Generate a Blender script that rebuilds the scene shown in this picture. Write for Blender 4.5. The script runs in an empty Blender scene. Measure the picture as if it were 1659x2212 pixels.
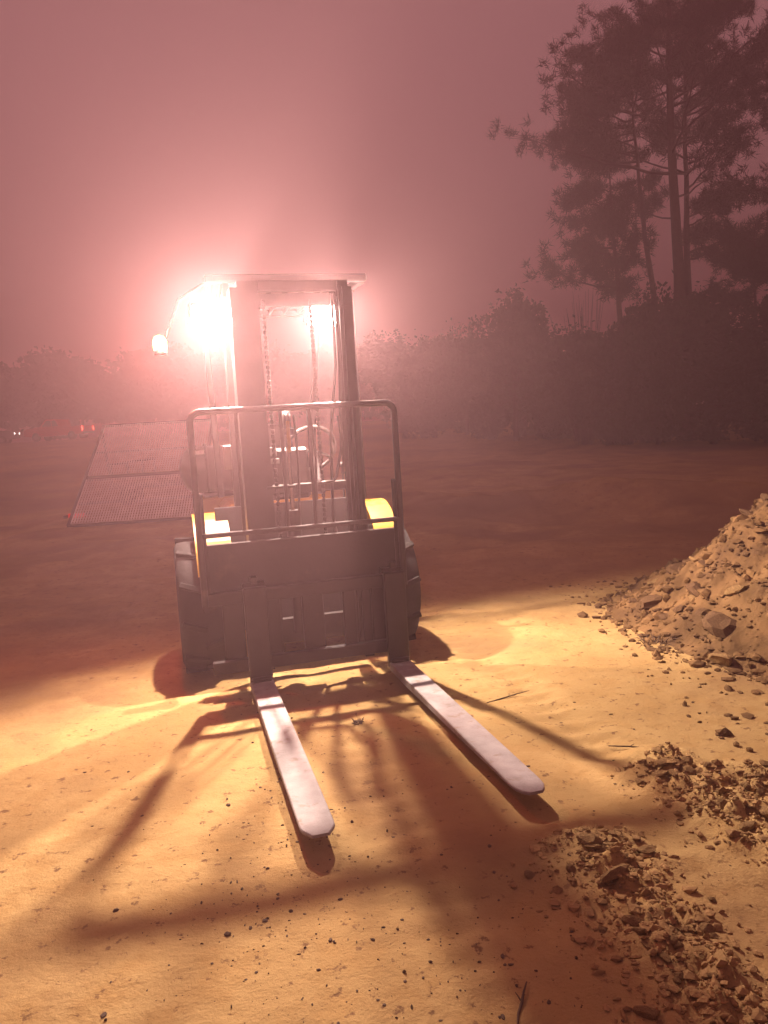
import bpy, math, random
import numpy as np
from mathutils import Vector, Matrix
R = math.radians
random.seed(7)
rng = np.random.default_rng(11)
sc = bpy.context.scene
col = sc.collection

# ------------------------------------------------------------------ camera
CAMZ = 1.5
ROLL = R(3.5)
PITCH = math.atan(178 * math.cos(ROLL) / 1661.0)
cd = bpy.data.cameras.new('camera')
cam = bpy.data.objects.new('camera', cd)
col.objects.link(cam)
cd.sensor_fit = 'HORIZONTAL'
cd.sensor_width = 36
cd.lens = 36 * 1661.0 / 1659.0
cd.clip_start = 0.05
cd.clip_end = 3000
rgt = Vector((1, 0, 0))
fwd = Vector((0, math.cos(PITCH), -math.sin(PITCH)))
upv = Vector((0, math.sin(PITCH), math.cos(PITCH)))
cx = math.cos(ROLL) * rgt - math.sin(ROLL) * upv
cy = math.sin(ROLL) * rgt + math.cos(ROLL) * upv
m = Matrix((cx, cy, -fwd)).transposed().to_4x4()
m.translation = Vector((0, 0, CAMZ))
cam.matrix_world = m
sc.camera = cam

# ------------------------------------------------------------------ sky
SKY_STRENGTH = 0.15
w = bpy.data.worlds.new('World')
sc.world = w
w.use_nodes = True
nt = w.node_tree
nt.nodes.clear()
out = nt.nodes.new('ShaderNodeOutputWorld')
bg = nt.nodes.new('ShaderNodeBackground')
sky = nt.nodes.new('ShaderNodeTexSky')
sky.sky_type = 'NISHITA'
sky.sun_disc = False
sky.sun_elevation = R(1.0)
sky.sun_rotation = R(60)
sky.dust_density = 4.0
mx = nt.nodes.new('ShaderNodeMixRGB')          # thick dawn overcast veils the clear sky
mx.blend_type = 'MIX'
mx.inputs[0].default_value = 0.85
mx.inputs[2].default_value = (2.9, 1.19, 1.26, 1)
nt.links.new(sky.outputs[0], mx.inputs[1])
nt.links.new(mx.outputs[0], bg.inputs[0])
bg.inputs[1].default_value = SKY_STRENGTH
nt.links.new(bg.outputs[0], out.inputs[0])

# ------------------------------------------------------------------ exposure, renderer
vs = sc.view_settings
vs.view_transform = 'Standard'
vs.look = 'None'
vs.exposure = 0.0
vs.gamma = 1.0
vs.use_curve_mapping = False
sc.render.engine = 'CYCLES'
sc.cycles.use_denoising = True
sc.cycles.max_bounces = 6
sc.cycles.volume_bounces = 0
sc.cycles.sample_clamp_indirect = 4.0
sc.cycles.use_light_tree = True

LAMP_W = 880.0
LAMP_COL = (1.0, 0.72, 0.60)
HAZE_D = 0.0168
HAZE_G = 0.6
HAZE_COL = (1.0, 0.63, 0.66, 1)

# ------------------------------------------------------------------ helpers
def link(o, parent=None):
    col.objects.link(o)
    if parent is not None:
        o.parent = parent
    return o

def tag(o, label=None, cat=None, group=None, kind=None):
    if label: o['label'] = label
    if cat: o['category'] = cat
    if group: o['group'] = group
    if kind: o['kind'] = kind
    return o

def empty(name, loc=(0, 0, 0), rz=0.0):
    o = bpy.data.objects.new(name, None)
    o.empty_display_size = 0.2
    o.location = loc
    o.rotation_euler = (0, 0, rz)
    return link(o)

class MB:
    def __init__(s):
        s.v = []; s.f = []; s.sm = []
    def add(s, verts, faces, smooth=False):
        b = len(s.v)
        s.v += [tuple(q) for q in verts]
        s.f += [tuple(i + b for i in q) for q in faces]
        s.sm += [smooth] * len(faces)
        return s
    def box(s, x0, x1, y0, y1, z0, z1, bev=0.0, rot=None, piv=None):
        c = ((x0 + x1) / 2, (y0 + y1) / 2, (z0 + z1) / 2)
        h = (abs(x1 - x0) / 2, abs(y1 - y0) / 2, abs(z1 - z0) / 2)
        b = min(bev, min(h) * 0.6)
        if b <= 0:
            v = [(sx * h[0], sy * h[1], sz * h[2]) for sz in (-1, 1) for sy in (-1, 1) for sx in (-1, 1)]
            f = [(0, 2, 3, 1), (4, 5, 7, 6), (0, 1, 5, 4), (2, 6, 7, 3), (0, 4, 6, 2), (1, 3, 7, 5)]
        else:
            v = []; idx = {}
            for sx in (-1, 1):
                for sy in (-1, 1):
                    for sz in (-1, 1):
                        for a in range(3):
                            p = [sx * (h[0] - b), sy * (h[1] - b), sz * (h[2] - b)]
                            p[a] = (sx, sy, sz)[a] * h[a]
                            idx[(sx, sy, sz, a)] = len(v); v.append(tuple(p))
            f = []
            for a in range(3):
                o1, o2 = [(1, 2), (2, 0), (0, 1)][a]
                for sg in (-1, 1):
                    q = []
                    for t1, t2 in ((-1, -1), (1, -1), (1, 1), (-1, 1)):
                        k = [0, 0, 0]; k[a] = sg; k[o1] = t1; k[o2] = t2
                        q.append(idx[(k[0], k[1], k[2], a)])
                    f.append(tuple(q if sg > 0 else q[::-1]))
                # edges along axis a
                for t1 in (-1, 1):
                    for t2 in (-1, 1):
                        def K(sa, ax):
                            k = [0, 0, 0]; k[a] = sa; k[o1] = t1; k[o2] = t2
                            return idx[(k[0], k[1], k[2], ax)]
                        q = [K(-1, o1), K(1, o1), K(1, o2), K(-1, o2)]
                        f.append(tuple(q if t1 * t2 < 0 else q[::-1]))
            for sx in (-1, 1):
                for sy in (-1, 1):
                    for sz in (-1, 1):
                        q = [idx[(sx, sy, sz, a)] for a in range(3)]
                        f.append(tuple(q if sx * sy * sz > 0 else q[::-1]))
        pts = [Vector(q) for q in v]
        if rot is not None:
            M = rot
            pv = Vector(piv) if piv is not None else Vector(c)
            pts = [M @ (q + Vector(c) - pv) + pv for q in pts]
        else:
            pts = [q + Vector(c) for q in pts]
        return s.add(pts, f)
    def bar(s, a, b, w, t, up=(0, 0, 1), bev=0.0):
        a = Vector(a); b = Vector(b); d = b - a; L = d.length
        z = d / L; u = Vector(up)
        x = u.cross(z)
        if x.length < 1e-4: x = Vector((1, 0, 0)).cross(z)
        x.normalize(); y = z.cross(x)
        M = Matrix((x, y, z)).transposed()
        k = MB(); k.box(-w / 2, w / 2, -t / 2, t / 2, 0, L, bev)
        return s.add([M @ Vector(q) + a for q in k.v], k.f)
    def tube(s, pts, r, n=8, cap=True, smooth=True):
        pts = [Vector(q) for q in pts]
        rr = [float(q) for q in r] if isinstance(r, (list, tuple)) else [float(r)] * len(pts)
        rings = []; px = None
        for i, p in enumerate(pts):
            d = (pts[min(i + 1, len(pts) - 1)] - pts[max(i - 1, 0)]).normalized()
            if px is None:
                px = d.orthogonal().normalized()
            px = (px - d * px.dot(d)).normalized()
            py = d.cross(px)
            rings.append([p + rr[i] * (math.cos(2 * math.pi * j / n) * px + math.sin(2 * math.pi * j / n) * py) for j in range(n)])
        v = [q for r_ in rings for q in r_]
        f = []
        for i in range(len(pts) - 1):
            for j in range(n):
                f.append((i * n + j, i * n + (j + 1) % n, (i + 1) * n + (j + 1) % n, (i + 1) * n + j))
        s.add(v, f, smooth)
        if cap:
            s.add(rings[0], [tuple(range(n))[::-1]]); s.add(rings[-1], [tuple(range(n))])
        return s
    def lathe(s, prof, axis='x', c=(0, 0, 0), n=32, smooth=True):
        # prof: list of (along, radius)
        v = []
        for a, r in prof:
            for j in range(n):
                t = 2 * math.pi * j / n
                if axis == 'x': q = (a, r * math.cos(t), r * math.sin(t))
                elif axis == 'y': q = (r * math.sin(t), a, r * math.cos(t))
                else: q = (r * math.cos(t), r * math.sin(t), a)
                v.append((q[0] + c[0], q[1] + c[1], q[2] + c[2]))
        f = []
        for i in range(len(prof) - 1):
            for j in range(n):
                f.append((i * n + j, i * n + (j + 1) % n, (i + 1) * n + (j + 1) % n, (i + 1) * n + j))
        return s.add(v, f, smooth)
    def prism(s, poly, z0, z1, ax='z'):
        n = len(poly)
        def P(a, b, z):
            return (a, b, z) if ax == 'z' else ((z, a, b) if ax == 'x' else (a, z, b))
        v = [P(a, b, z0) for a, b in poly] + [P(a, b, z1) for a, b in poly]
        f = [tuple(range(n))[::-1], tuple(range(n, 2 * n))]
        for i in range(n):
            f.append((i, (i + 1) % n, n + (i + 1) % n, n + i))
        return s.add(v, f)
    def build(s, name, mat, parent=None):
        me = bpy.data.meshes.new(name)
        me.from_pydata(s.v, [], s.f)
        me.polygons.foreach_set('use_smooth', s.sm)
        me.materials.append(mat)
        me.update()
        import bmesh
        bm = bmesh.new(); bm.from_mesh(me)
        bmesh.ops.recalc_face_normals(bm, faces=bm.faces)
        bm.to_mesh(me); bm.free()
        return link(bpy.data.objects.new(name, me), parent)

def big_mesh(name, v, f, mat, parent=None, smooth=False):
    """numpy vertices and triangles/quads to one object"""
    me = bpy.data.meshes.new(name)
    v = np.asarray(v, np.float32); f = np.asarray(f, np.int32); k = f.shape[1]
    me.vertices.add(len(v)); me.vertices.foreach_set('co', v.ravel())
    me.loops.add(f.size); me.loops.foreach_set('vertex_index', f.ravel())
    me.polygons.add(len(f))
    me.polygons.foreach_set('loop_start', np.arange(0, f.size, k, dtype=np.int32))
    me.polygons.foreach_set('use_smooth', np.full(len(f), smooth))
    me.materials.append(mat)
    me.update(calc_edges=True); me.validate()
    return link(bpy.data.objects.new(name, me), parent)

def copy_tree(o, parent=None):
    c = o.copy(); col.objects.link(c); c.parent = parent
    for ch in list(o.children):
        copy_tree(ch, c)
    return c

# numpy value noise
def _h(ix, iy, s):
    n = (ix * 374761393 + iy * 668265263 + s * 1442695041) & 0x7fffffff
    n = (n ^ (n >> 13)) * 1274126177 & 0x7fffffff
    return ((n ^ (n >> 16)) & 0xffff) / 65535.0
def vnoise(x, y, s=0):
    ix = np.floor(x).astype(np.int64); iy = np.floor(y).astype(np.int64)
    fx = x - ix; fy = y - iy
    fx = fx * fx * (3 - 2 * fx); fy = fy * fy * (3 - 2 * fy)
    a = _h(ix, iy, s); b = _h(ix + 1, iy, s); c = _h(ix, iy + 1, s); d = _h(ix + 1, iy + 1, s)
    return (a + (b - a) * fx) * (1 - fy) + (c + (d - c) * fx) * fy - 0.5
def fbm(x, y, s=0, o=4):
    t = 0; a = 1.0
    for k in range(o):
        t = t + a * vnoise(x, y, s + k * 17); x = x * 2.03 + 5.1; y = y * 2.03 + 1.7; a *= 0.5
    return t
def sstep(a, b, x):
    t = np.clip((x - a) / (b - a), 0, 1); return t * t * (3 - 2 * t)

# ------------------------------------------------------------------ materials
def mat(name, base, rough=0.6, metal=0.0, var=0.0, vscale=8.0, bump=0.0, bscale=40.0, dark=None, dscale=3.0, damt=0.5, spec=0.5, emis=None, estr=0.0, alpha=None, detail=6.0):
    M = bpy.data.materials.new(name); M.use_nodes = True
    n = M.node_tree; b = n.nodes['Principled BSDF']
    b.inputs['Roughness'].default_value = rough
    b.inputs['Metallic'].default_value = metal
    b.inputs['Specular IOR Level'].default_value = spec
    b.inputs['Base Color'].default_value = (*base, 1)
    tc = n.nodes.new('ShaderNodeTexCoord')
    cur = None
    if var > 0:
        t = n.nodes.new('ShaderNodeTexNoise'); t.inputs['Scale'].default_value = vscale; t.inputs['Detail'].default_value = detail
        n.links.new(tc.outputs['Object'], t.inputs['Vector'])
        r = n.nodes.new('ShaderNodeValToRGB')
        r.color_ramp.elements[0].position = 0.3; r.color_ramp.elements[1].position = 0.72
        r.color_ramp.elements[0].color = (*[c * (1 - var) for c in base], 1)
        r.color_ramp.elements[1].color = (*[min(1, c * (1 + var)) for c in base], 1)
        n.links.new(t.outputs['Fac'], r.inputs['Fac']); cur = r.outputs['Color']
    if dark is not None:
        t = n.nodes.new('ShaderNodeTexNoise'); t.inputs['Scale'].default_value = dscale; t.inputs['Detail'].default_value = 8; t.inputs['Roughness'].default_value = 0.65
        n.links.new(tc.outputs['Object'], t.inputs['Vector'])
        r = n.nodes.new('ShaderNodeValToRGB')
        r.color_ramp.elements[0].position = 1 - damt - 0.08; r.color_ramp.elements[1].position = 1 - damt + 0.08
        n.links.new(t.outputs['Fac'], r.inputs['Fac'])
        x = n.nodes.new('ShaderNodeMixRGB')
        n.links.new(r.outputs['Color'], x.inputs[0])
        if cur is not None: n.links.new(cur, x.inputs[1])
        else: x.inputs[1].default_value = (*base, 1)
        x.inputs[2].default_value = (*dark, 1)
        cur = x.outputs[0]
    if cur is not None:
        n.links.new(cur, b.inputs['Base Color'])
    if bump > 0:
        t = n.nodes.new('ShaderNodeTexNoise'); t.inputs['Scale'].default_value = bscale; t.inputs['Detail'].default_value = 8
        n.links.new(tc.outputs['Object'], t.inputs['Vector'])
        q = n.nodes.new('ShaderNodeBump'); q.inputs['Strength'].default_value = bump; q.inputs['Distance'].default_value = 0.01
        n.links.new(t.outputs['Fac'], q.inputs['Height']); n.links.new(q.outputs['Normal'], b.inputs['Normal'])
    if emis is not None:
        b.inputs['Emission Color'].default_value = (*emis, 1); b.inputs['Emission Strength'].default_value = estr
    return M

def soil_material():
    M = bpy.data.materials.new('sandy_soil'); M.use_nodes = True
    n = M.node_tree; b = n.nodes['Principled BSDF']; L = n.links
    b.inputs['Roughness'].default_value = 0.95; b.inputs['Specular IOR Level'].default_value = 0.15
    tc = n.nodes.new('ShaderNodeTexCoord')
    def noise(scale, det=8, rough=0.55):
        t = n.nodes.new('ShaderNodeTexNoise'); t.inputs['Scale'].default_value = scale; t.inputs['Detail'].default_value = det
        t.inputs['Roughness'].default_value = rough
        L.new(tc.outputs['Object'], t.inputs['Vector']); return t
    def ramp(src, p0, p1, c0=(0, 0, 0), c1=(1, 1, 1)):
        r = n.nodes.new('ShaderNodeValToRGB'); e = r.color_ramp.elements
        e[0].position = p0; e[1].position = p1; e[0].color = (*c0, 1); e[1].color = (*c1, 1)
        L.new(src, r.inputs['Fac']); return r.outputs['Color']
    def mix(fac, a, bb, mode='MIX'):
        x = n.nodes.new('ShaderNodeMixRGB'); x.blend_type = mode
        if hasattr(fac, 'links'): L.new(fac, x.inputs[0])
        else: x.inputs[0].default_value = fac
        for i, s in ((1, a), (2, bb)):
            if hasattr(s, 'links'): L.new(s, x.inputs[i])
            else: x.inputs[i].default_value = (*s, 1)
        return x.outputs[0]
    c = ramp(noise(1.3, 6).outputs['Fac'], 0.34, 0.68, (0.32, 0.215, 0.083), (0.46, 0.335, 0.138))
    c = mix(ramp(noise(6.5, 8, 0.6).outputs['Fac'], 0.47, 0.62), c, (0.37, 0.25, 0.095))
    c = mix(ramp(noise(17, 9, 0.7).outputs['Fac'], 0.585, 0.64), c, (0.17, 0.10, 0.045))       # crumbs, damp specks
    c = mix(ramp(noise(55, 6, 0.7).outputs['Fac'], 0.64, 0.70), c, (0.11, 0.07, 0.035))
    c = mix(ramp(noise(0.11, 5).outputs['Fac'], 0.50, 0.66), c, (0.20, 0.13, 0.065))           # damp / weedy patches
    c = mix(ramp(noise(0.55, 6, 0.6).outputs['Fac'], 0.50, 0.64), c, (0.26, 0.17, 0.075))
    L.new(c, b.inputs['Base Color'])
    h1 = noise(24, 10, 0.65); h2 = noise(110, 6, 0.6)
    ad = n.nodes.new('ShaderNodeMath'); ad.operation = 'MULTIPLY_ADD'
    L.new(h2.outputs['Fac'], ad.inputs[0]); ad.inputs[1].default_value = 0.3; L.new(h1.outputs['Fac'], ad.inputs[2])
    q = n.nodes.new('ShaderNodeBump'); q.inputs['Strength'].default_value = 0.5; q.inputs['Distance'].default_value = 0.02
    L.new(ad.outputs[0], q.inputs['Height']); L.new(q.outputs['Normal'], b.inputs['Normal'])
    return M

M_SOIL = soil_material()
M_CLOD = mat('crumbly_clay', (0.31, 0.205, 0.088), 0.95, var=0.35, vscale=9, bump=0.8, bscale=45, spec=0.15)
M_MOUND = mat('damp_spoil', (0.155, 0.095, 0.04), 0.95, var=0.4, vscale=5, bump=0.8, bscale=40, spec=0.15, dark=(0.085, 0.052, 0.026), dscale=2.2, damt=0.42)
M_CLOD2 = mat('damp_clay', (0.15, 0.092, 0.045), 0.9, var=0.35, vscale=12, bump=0.8, bscale=45, spec=0.2)
M_DEBRIS = mat('rotted_bark', (0.085, 0.055, 0.032), 0.95, var=0.4)
M_BLACK = mat('black_machine_paint', (0.012, 0.011, 0.011), 0.5, var=0.35, vscale=6, bump=0.15, bscale=30, dark=(0.05, 0.036, 0.022), dscale=5, damt=0.36)
M_MAST = mat('greased_steel', (0.022, 0.02, 0.019), 0.45, 0.2, var=0.3, vscale=10, bump=0.1, dark=(0.045, 0.032, 0.02), dscale=4, damt=0.36)
M_STEEL = mat('worn_fork_steel', (0.32, 0.30, 0.295), 0.75, 0.0, var=0.18, vscale=14, bump=0.25, bscale=60, dark=(0.20, 0.14, 0.09), dscale=11, damt=0.36)
M_CHROME = mat('cylinder_chrome', (0.6, 0.6, 0.6), 0.2, 0.9)
M_YELLOW = mat('yellow_machine_paint', (0.33, 0.175, 0.010), 0.45, var=0.15, vscale=7, bump=0.1, dark=(0.30, 0.17, 0.04), dscale=8, damt=0.36)
M_RUBBER = mat('tyre_rubber', (0.010, 0.0095, 0.0095), 0.9, var=0.3, bump=0.4, bscale=30, dark=(0.028, 0.019, 0.012), dscale=4, damt=0.36)
M_HOSE = mat('hydraulic_hose', (0.05, 0.045, 0.042), 0.4)
M_SEAT = mat('seat_vinyl', (0.05, 0.048, 0.05), 0.55, bump=0.2)
M_TANK = mat('grey_tank_paint', (0.10, 0.095, 0.095), 0.5, var=0.2, dark=(0.14, 0.09, 0.05), dscale=5, damt=0.4)
M_LABEL = mat('white_label', (0.75, 0.73, 0.7), 0.6, var=0.2, vscale=30)
M_GALV = mat('galvanised_mesh', (0.72, 0.69, 0.64), 0.6, 0.0, var=0.15, vscale=6)
M_TRAIL = mat('trailer_paint', (0.05, 0.045, 0.045), 0.6, var=0.3)
M_WOOD = mat('trailer_plank', (0.20, 0.14, 0.09), 0.8, var=0.35, bump=0.3)
M_RED = mat('red_car_paint', (0.75, 0.02, 0.02), 0.35, var=0.1)
M_DARKP = mat('dark_car_paint', (0.04, 0.04, 0.045), 0.35, var=0.1)
M_WHITEB = mat('dull_box_panel', (0.20, 0.18, 0.18), 0.6, var=0.2)
M_GLASS = mat('dark_window_glass', (0.02, 0.02, 0.022), 0.08)
M_TAIL = mat('lit_tail_lamp', (0.5, 0.02, 0.02), 0.3, emis=(1, 0.05, 0.03), estr=14)
M_TAILGLOW = mat('glowing_red_lens', (0.55, 0.03, 0.03), 0.3, emis=(1, 0.05, 0.03), estr=0.4)  # unlit red lens, given a faint glow of its own in the material
M_HEAD = mat('lit_head_lamp', (0.8, 0.8, 0.8), 0.3, emis=(1, 0.9, 0.8), estr=8)
M_LED = mat('lit_led', (0.9, 0.9, 0.9), 0.3, emis=(1, 0.86, 0.76), estr=350)
M_LENS = mat('lit_lamp_lens', (0.9, 0.9, 0.9), 0.3, emis=(1, 0.86, 0.76), estr=60)
M_BEACON = mat('lit_beacon_lens', (0.9, 0.2, 0.1), 0.3, emis=(1.0, 0.34, 0.10), estr=22)
M_BARK = mat('pine_bark', (0.075, 0.052, 0.04), 0.9, var=0.4, vscale=5, bump=0.8, bscale=12)
M_NEEDLE = mat('pine_needles', (0.045, 0.06, 0.028), 0.7, var=0.35, vscale=0.7)
M_LEAF = mat('broad_leaves', (0.05, 0.07, 0.03), 0.65, var=0.4, vscale=0.8)
M_LEAF2 = mat('dull_leaves', (0.055, 0.062, 0.035), 0.65, var=0.4, vscale=0.8)
M_STAKE = mat('white_stake_paint', (0.7, 0.68, 0.66), 0.6)

# ------------------------------------------------------------------ ground
FO = Vector((-0.3523, 4.4758, 0.0))            # centre of the fork heels on the ground
FA = (-0.2604, 0.9655); FT = (0.9655, 0.2604)   # machine axes: back, and across
def ground_h(x, y):
    x = np.asarray(x, float); y = np.asarray(y, float)
    near = 1 - sstep(9, 20, np.hypot(x, y))
    z = 0.045 * fbm(x * 0.45, y * 0.45, 3, 3) * sstep(0.5, 3, np.abs(x + 0.3) + np.abs(y - 3.6) * 0.4)
    z = z + near * (0.014 * fbm(x * 2.1, y * 2.1, 5, 4) + 0.006 * fbm(x * 9, y * 9, 8, 3))
    # wheel ruts along the machine's own line of travel
    lx = (x - FO.x) * FT[0] + (y - FO.y) * FT[1]; ly = (x - FO.x) * FA[0] + (y - FO.y) * FA[1]
    for c0, wd, dp in ((-0.06, 0.13, 0.010), (1.0, 0.12, 0.014)):
        q = np.exp(-((lx - c0 - 0.05 * np.sin(ly * 0.8)) / wd) ** 2)
        z = z - near * dp * q * (1 + 0.5 * np.sin(ly * 42)) * sstep(-4, -2.5, ly + 1.0)
    # churned furrow with a raised shoulder
    for (ax, ay, bx, by, wd, hh) in FURROWS:
        dx, dy = bx - ax, by - ay; LL = dx * dx + dy * dy
        t = np.clip(((x - ax) * dx + (y - ay) * dy) / LL, 0, 1)
        d = np.hypot(x - ax - t * dx, y - ay - t * dy)
        z = z + hh * np.exp(-(d / wd) ** 2) * (0.4 + 1.6 * np.abs(fbm(x * 7, y * 7, 21, 4)) + 1.3 * np.abs(fbm(x * 17, y * 17, 23, 3)))
    # far terrain: gentle rise, spoil ridges
    rise = 2.3 * sstep(20, 72, y - 0.15 * x) + 0.25 * fbm(x * 0.09, y * 0.09, 31, 3) * sstep(8, 30, y)
    ridge = 0.32 * np.exp(-((y - 13.2 + 0.42 * (x - 3)) / 0.9) ** 2) * sstep(0.2, 2.5, x) * (1 - sstep(6, 10, x)) * (1 + fbm(x * 0.9, y * 0.9, 41, 3))
    mid = sstep(6, 10, y) * (1 - sstep(25, 45, y)) * 0.15 * fbm(x * 0.8, y * 0.8, 43, 4)
    return z + rise + ridge + mid
FURROWS = [(0.66, 2.55, 0.80, 1.55, 0.17, 0.045), (1.12, 3.15, 1.30, 2.45, 0.15, 0.062), (1.40, 2.95, 1.75, 2.65, 0.15, 0.05)]
def axis_coords(lo, a, b, hi, fine, grow=1.10):
    c = list(np.arange(a, b, fine)); s = fine; p = c[-1]
    while p < hi:
        s *= grow; p += s; c.append(p)
    s = fine; p = a; left = []
    while p > lo:
        s *= grow; p -= s; left.append(p)
    return np.array(left[::-1] + c)
gx = axis_coords(-260, -3.0, 3.4, 260, 0.022, 1.075)
gy = axis_coords(-60, 1.2, 7.0, 320, 0.022, 1.045)
X, Y = np.meshgrid(gx, gy)
Z = ground_h(X, Y)
nx, ny = len(gx), len(gy)
I = np.arange(nx * ny).reshape(ny, nx)
F = np.stack([I[:-1, :-1], I[:-1, 1:], I[1:, 1:], I[1:, :-1]], -1).reshape(-1, 4)
g = big_mesh('ground', np.stack([X, Y, Z], -1).reshape(-1, 3), F, M_SOIL, smooth=True)
tag(g, kind='structure')

# spoil heap beside the machine
def mound_h(x, y):
    dx = (x - 3.55) / 1.95; dy = (y - 5.35) / 2.45
    r = np.sqrt(dx * dx + dy * dy) + 0.16 * fbm(x * 1.3, y * 1.3, 61, 3)
    h = 0.80 * (1 - sstep(0.28, 1.0, r))
    lump = 0.13 * np.abs(fbm(x * 3.2, y * 3.2, 71, 5)) + 0.06 * np.abs(fbm(x * 10, y * 10, 73, 4)) + 0.02 * fbm(x * 26, y * 26, 75, 2)
    return h + lump * sstep(0.01, 0.15, h) - 0.03
mxs = np.arange(1.35, 6.2, 0.02); mys = np.arange(2.7, 8.2, 0.02)
X, Y = np.meshgrid(mxs, mys); ZM = ground_h(X, Y) + mound_h(X, Y)
I = np.arange(X.size).reshape(X.shape)
F = np.stack([I[:-1, :-1], I[:-1, 1:], I[1:, 1:], I[1:, :-1]], -1).reshape(-1, 4)
keep = (mound_h(X, Y) > -0.032)[:-1, :-1].ravel()
mo = big_mesh('dirt_mound', np.stack([X, Y, ZM], -1).reshape(-1, 3), F, M_MOUND, smooth=True)
tag(mo, kind='structure')
def surf(x, y):
    g0 = float(ground_h(np.array([x]), np.array([y]))[0])
    m0 = float(mound_h(np.array([x]), np.array([y]))[0]) if (1.35 < x < 6.2 and 2.7 < y < 8.2) else -1
    return g0 + max(0.0, m0)

# ------------------------------------------------------------------ clods
import bmesh
def clod_mesh(seed, mtl, sub=2):
    bm = bmesh.new(); bmesh.ops.create_icosphere(bm, subdivisions=sub, radius=1.0)
    r_ = random.Random(seed)
    cuts = [(Vector((r_.gauss(0, 1), r_.gauss(0, 1), r_.gauss(0, 1))).normalized(), r_.uniform(0.4, 0.9)) for _ in range(8)]
    sx, sy, sz = r_.uniform(0.8, 1.5), r_.uniform(0.6, 1.0), r_.uniform(0.35, 0.65)
    for v in bm.verts:
        p = v.co.copy()
        for n_, d_ in cuts:
            k = p.dot(n_)
            if k > d_: p -= n_ * (k - d_) * 0.9
        p *= 1 + r_.uniform(-0.14, 0.14)
        v.co = Vector((p.x * sx, p.y * sy, p.z * sz))
    me = bpy.data.meshes.new('dirt_clod'); bm.to_mesh(me); bm.free(); me.materials.append(mtl); return me
CL = [clod_mesh(100 + i, M_CLOD) for i in range(8)]
CL2 = [clod_mesh(200 + i, M_CLOD2) for i in range(5)]
def put_clod(x, y, r, label, group, dark=False):
    o = bpy.data.objects.new('dirt_clod', random.choice(CL2 if dark else CL))
    o.location = (x, y, surf(x, y) + r * random.uniform(-0.05, 0.22))
    o.rotation_euler = (random.uniform(-.5, .5), random.uniform(-.5, .5), random.uniform(0, 6.28))
    o.scale = (r, r, r * random.uniform(0.8, 1.1))
    link(o); return tag(o, label, 'dirt clod', group)
for (ax, ay, bx, by, wd, hh), n_ in zip(FURROWS, (80, 55, 35)):
    for i in range(n_):
        t = random.random(); q = random.gauss(0, wd * 0.52)
        dx, dy = bx - ax, by - ay; L = math.hypot(dx, dy)
        x = ax + dx * t - dy / L * q; y = ay + dy * t + dx / L * q
        r = min(0.060, 0.007 + random.expovariate(1 / 0.011))
        if hh == 0.045:
            put_clod(x, y, r, 'clod of loose brown dirt in the churned furrow beyond the fork tips', 'clods in the furrow at the fork tips', False)
        else:
            put_clod(x, y, r, 'clod of loose dirt in the broken ridge between the forks and the dirt mound', 'clods in the ridge near the mound', False)
for i in range(115):
    for _ in range(40):
        x = random.uniform(1.5, 3.6); y = random.uniform(3.2, 6.6)
        h = float(mound_h(np.array([x]), np.array([y]))[0])
        if h > -0.01 and x - 0.5 * y < 0.9: break
    big = random.random() < 0.10
    r = random.uniform(0.07, 0.13) if big else min(0.07, 0.018 + random.expovariate(1 / 0.016))
    put_clod(x, y, r, 'lump of brown clay lying on the slope of the dirt mound', 'clay lumps on the mound', random.random() < 0.75)

# crumbs too small and too many to count
def crumbs(name, pts, rad, mtl):
    bm = bmesh.new(); bmesh.ops.create_icosphere(bm, subdivisions=1, radius=1.0)
    bv = np.array([v.co[:] for v in bm.verts]); bf = np.array([[v.index for v in f.verts] for f in bm.faces]); bm.free()
    V = []; Fc = []
    for k, ((x, y, z), r) in enumerate(zip(pts, rad)):
        s_ = bv * (1 + rng.uniform(-0.35, 0.35, (len(bv), 1))) * r * rng.uniform(0.45, 1.9, (1, 3)) * np.array([[1, 1, 0.6]])
        V.append(s_ + np.array([x, y, z])); Fc.append(bf + k * len(bv))
    o = big_mesh(name, np.concatenate(V), np.concatenate(Fc), mtl)
    return tag(o, kind='stuff')
pts = []; rad = []
def addp(x, y, r): pts.append((x, y)); rad.append(r)
def drop(p, r):          # set all crumbs on the surface at once
    p = np.array(p); r = np.array(r); z = ground_h(p[:, 0], p[:, 1])
    inm = (p[:, 0] > 1.35) & (p[:, 0] < 6.2) & (p[:, 1] > 2.7) & (p[:, 1] < 8.2)
    z = z + np.where(inm, np.maximum(0, mound_h(p[:, 0], p[:, 1])), 0)
    return np.column_stack([p, z + r * 0.2])
for (ax, ay, bx, by, wd, hh), n_ in zip(FURROWS, (2200, 1500, 900)):
    for i in range(n_):
        t = random.uniform(-0.1, 1.05); q = random.gauss(0, wd * 0.6)
        dx, dy = bx - ax, by - ay; L = math.hypot(dx, dy)
        addp(ax + dx * t - dy / L * q, ay + dy * t + dx / L * q, 0.002 + min(0.012, random.expovariate(1 / 0.0035)))
o = crumbs('dirt_crumbs', drop(pts, rad), rad, M_CLOD)
tag(o, 'small crumbs of pale dirt strewn along the churned furrows', 'dirt')
mx_ = rng.uniform(1.45, 3.8, 5200); my_ = rng.uniform(3.0, 7.0, 5200)
ok = (mound_h(mx_, my_) > -0.028) | (rng.random(5200) < 0.15)
pts = list(zip(mx_[ok], my_[ok])); rad = [0.005 + min(0.03, random.expovariate(1 / 0.008)) for _ in pts]
o = crumbs('spoil_crumbs', drop(pts, rad), rad, M_MOUND)
tag(o, 'small crumbs of brown spoil covering the dirt mound', 'dirt')
pts = []; rad = []
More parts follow.
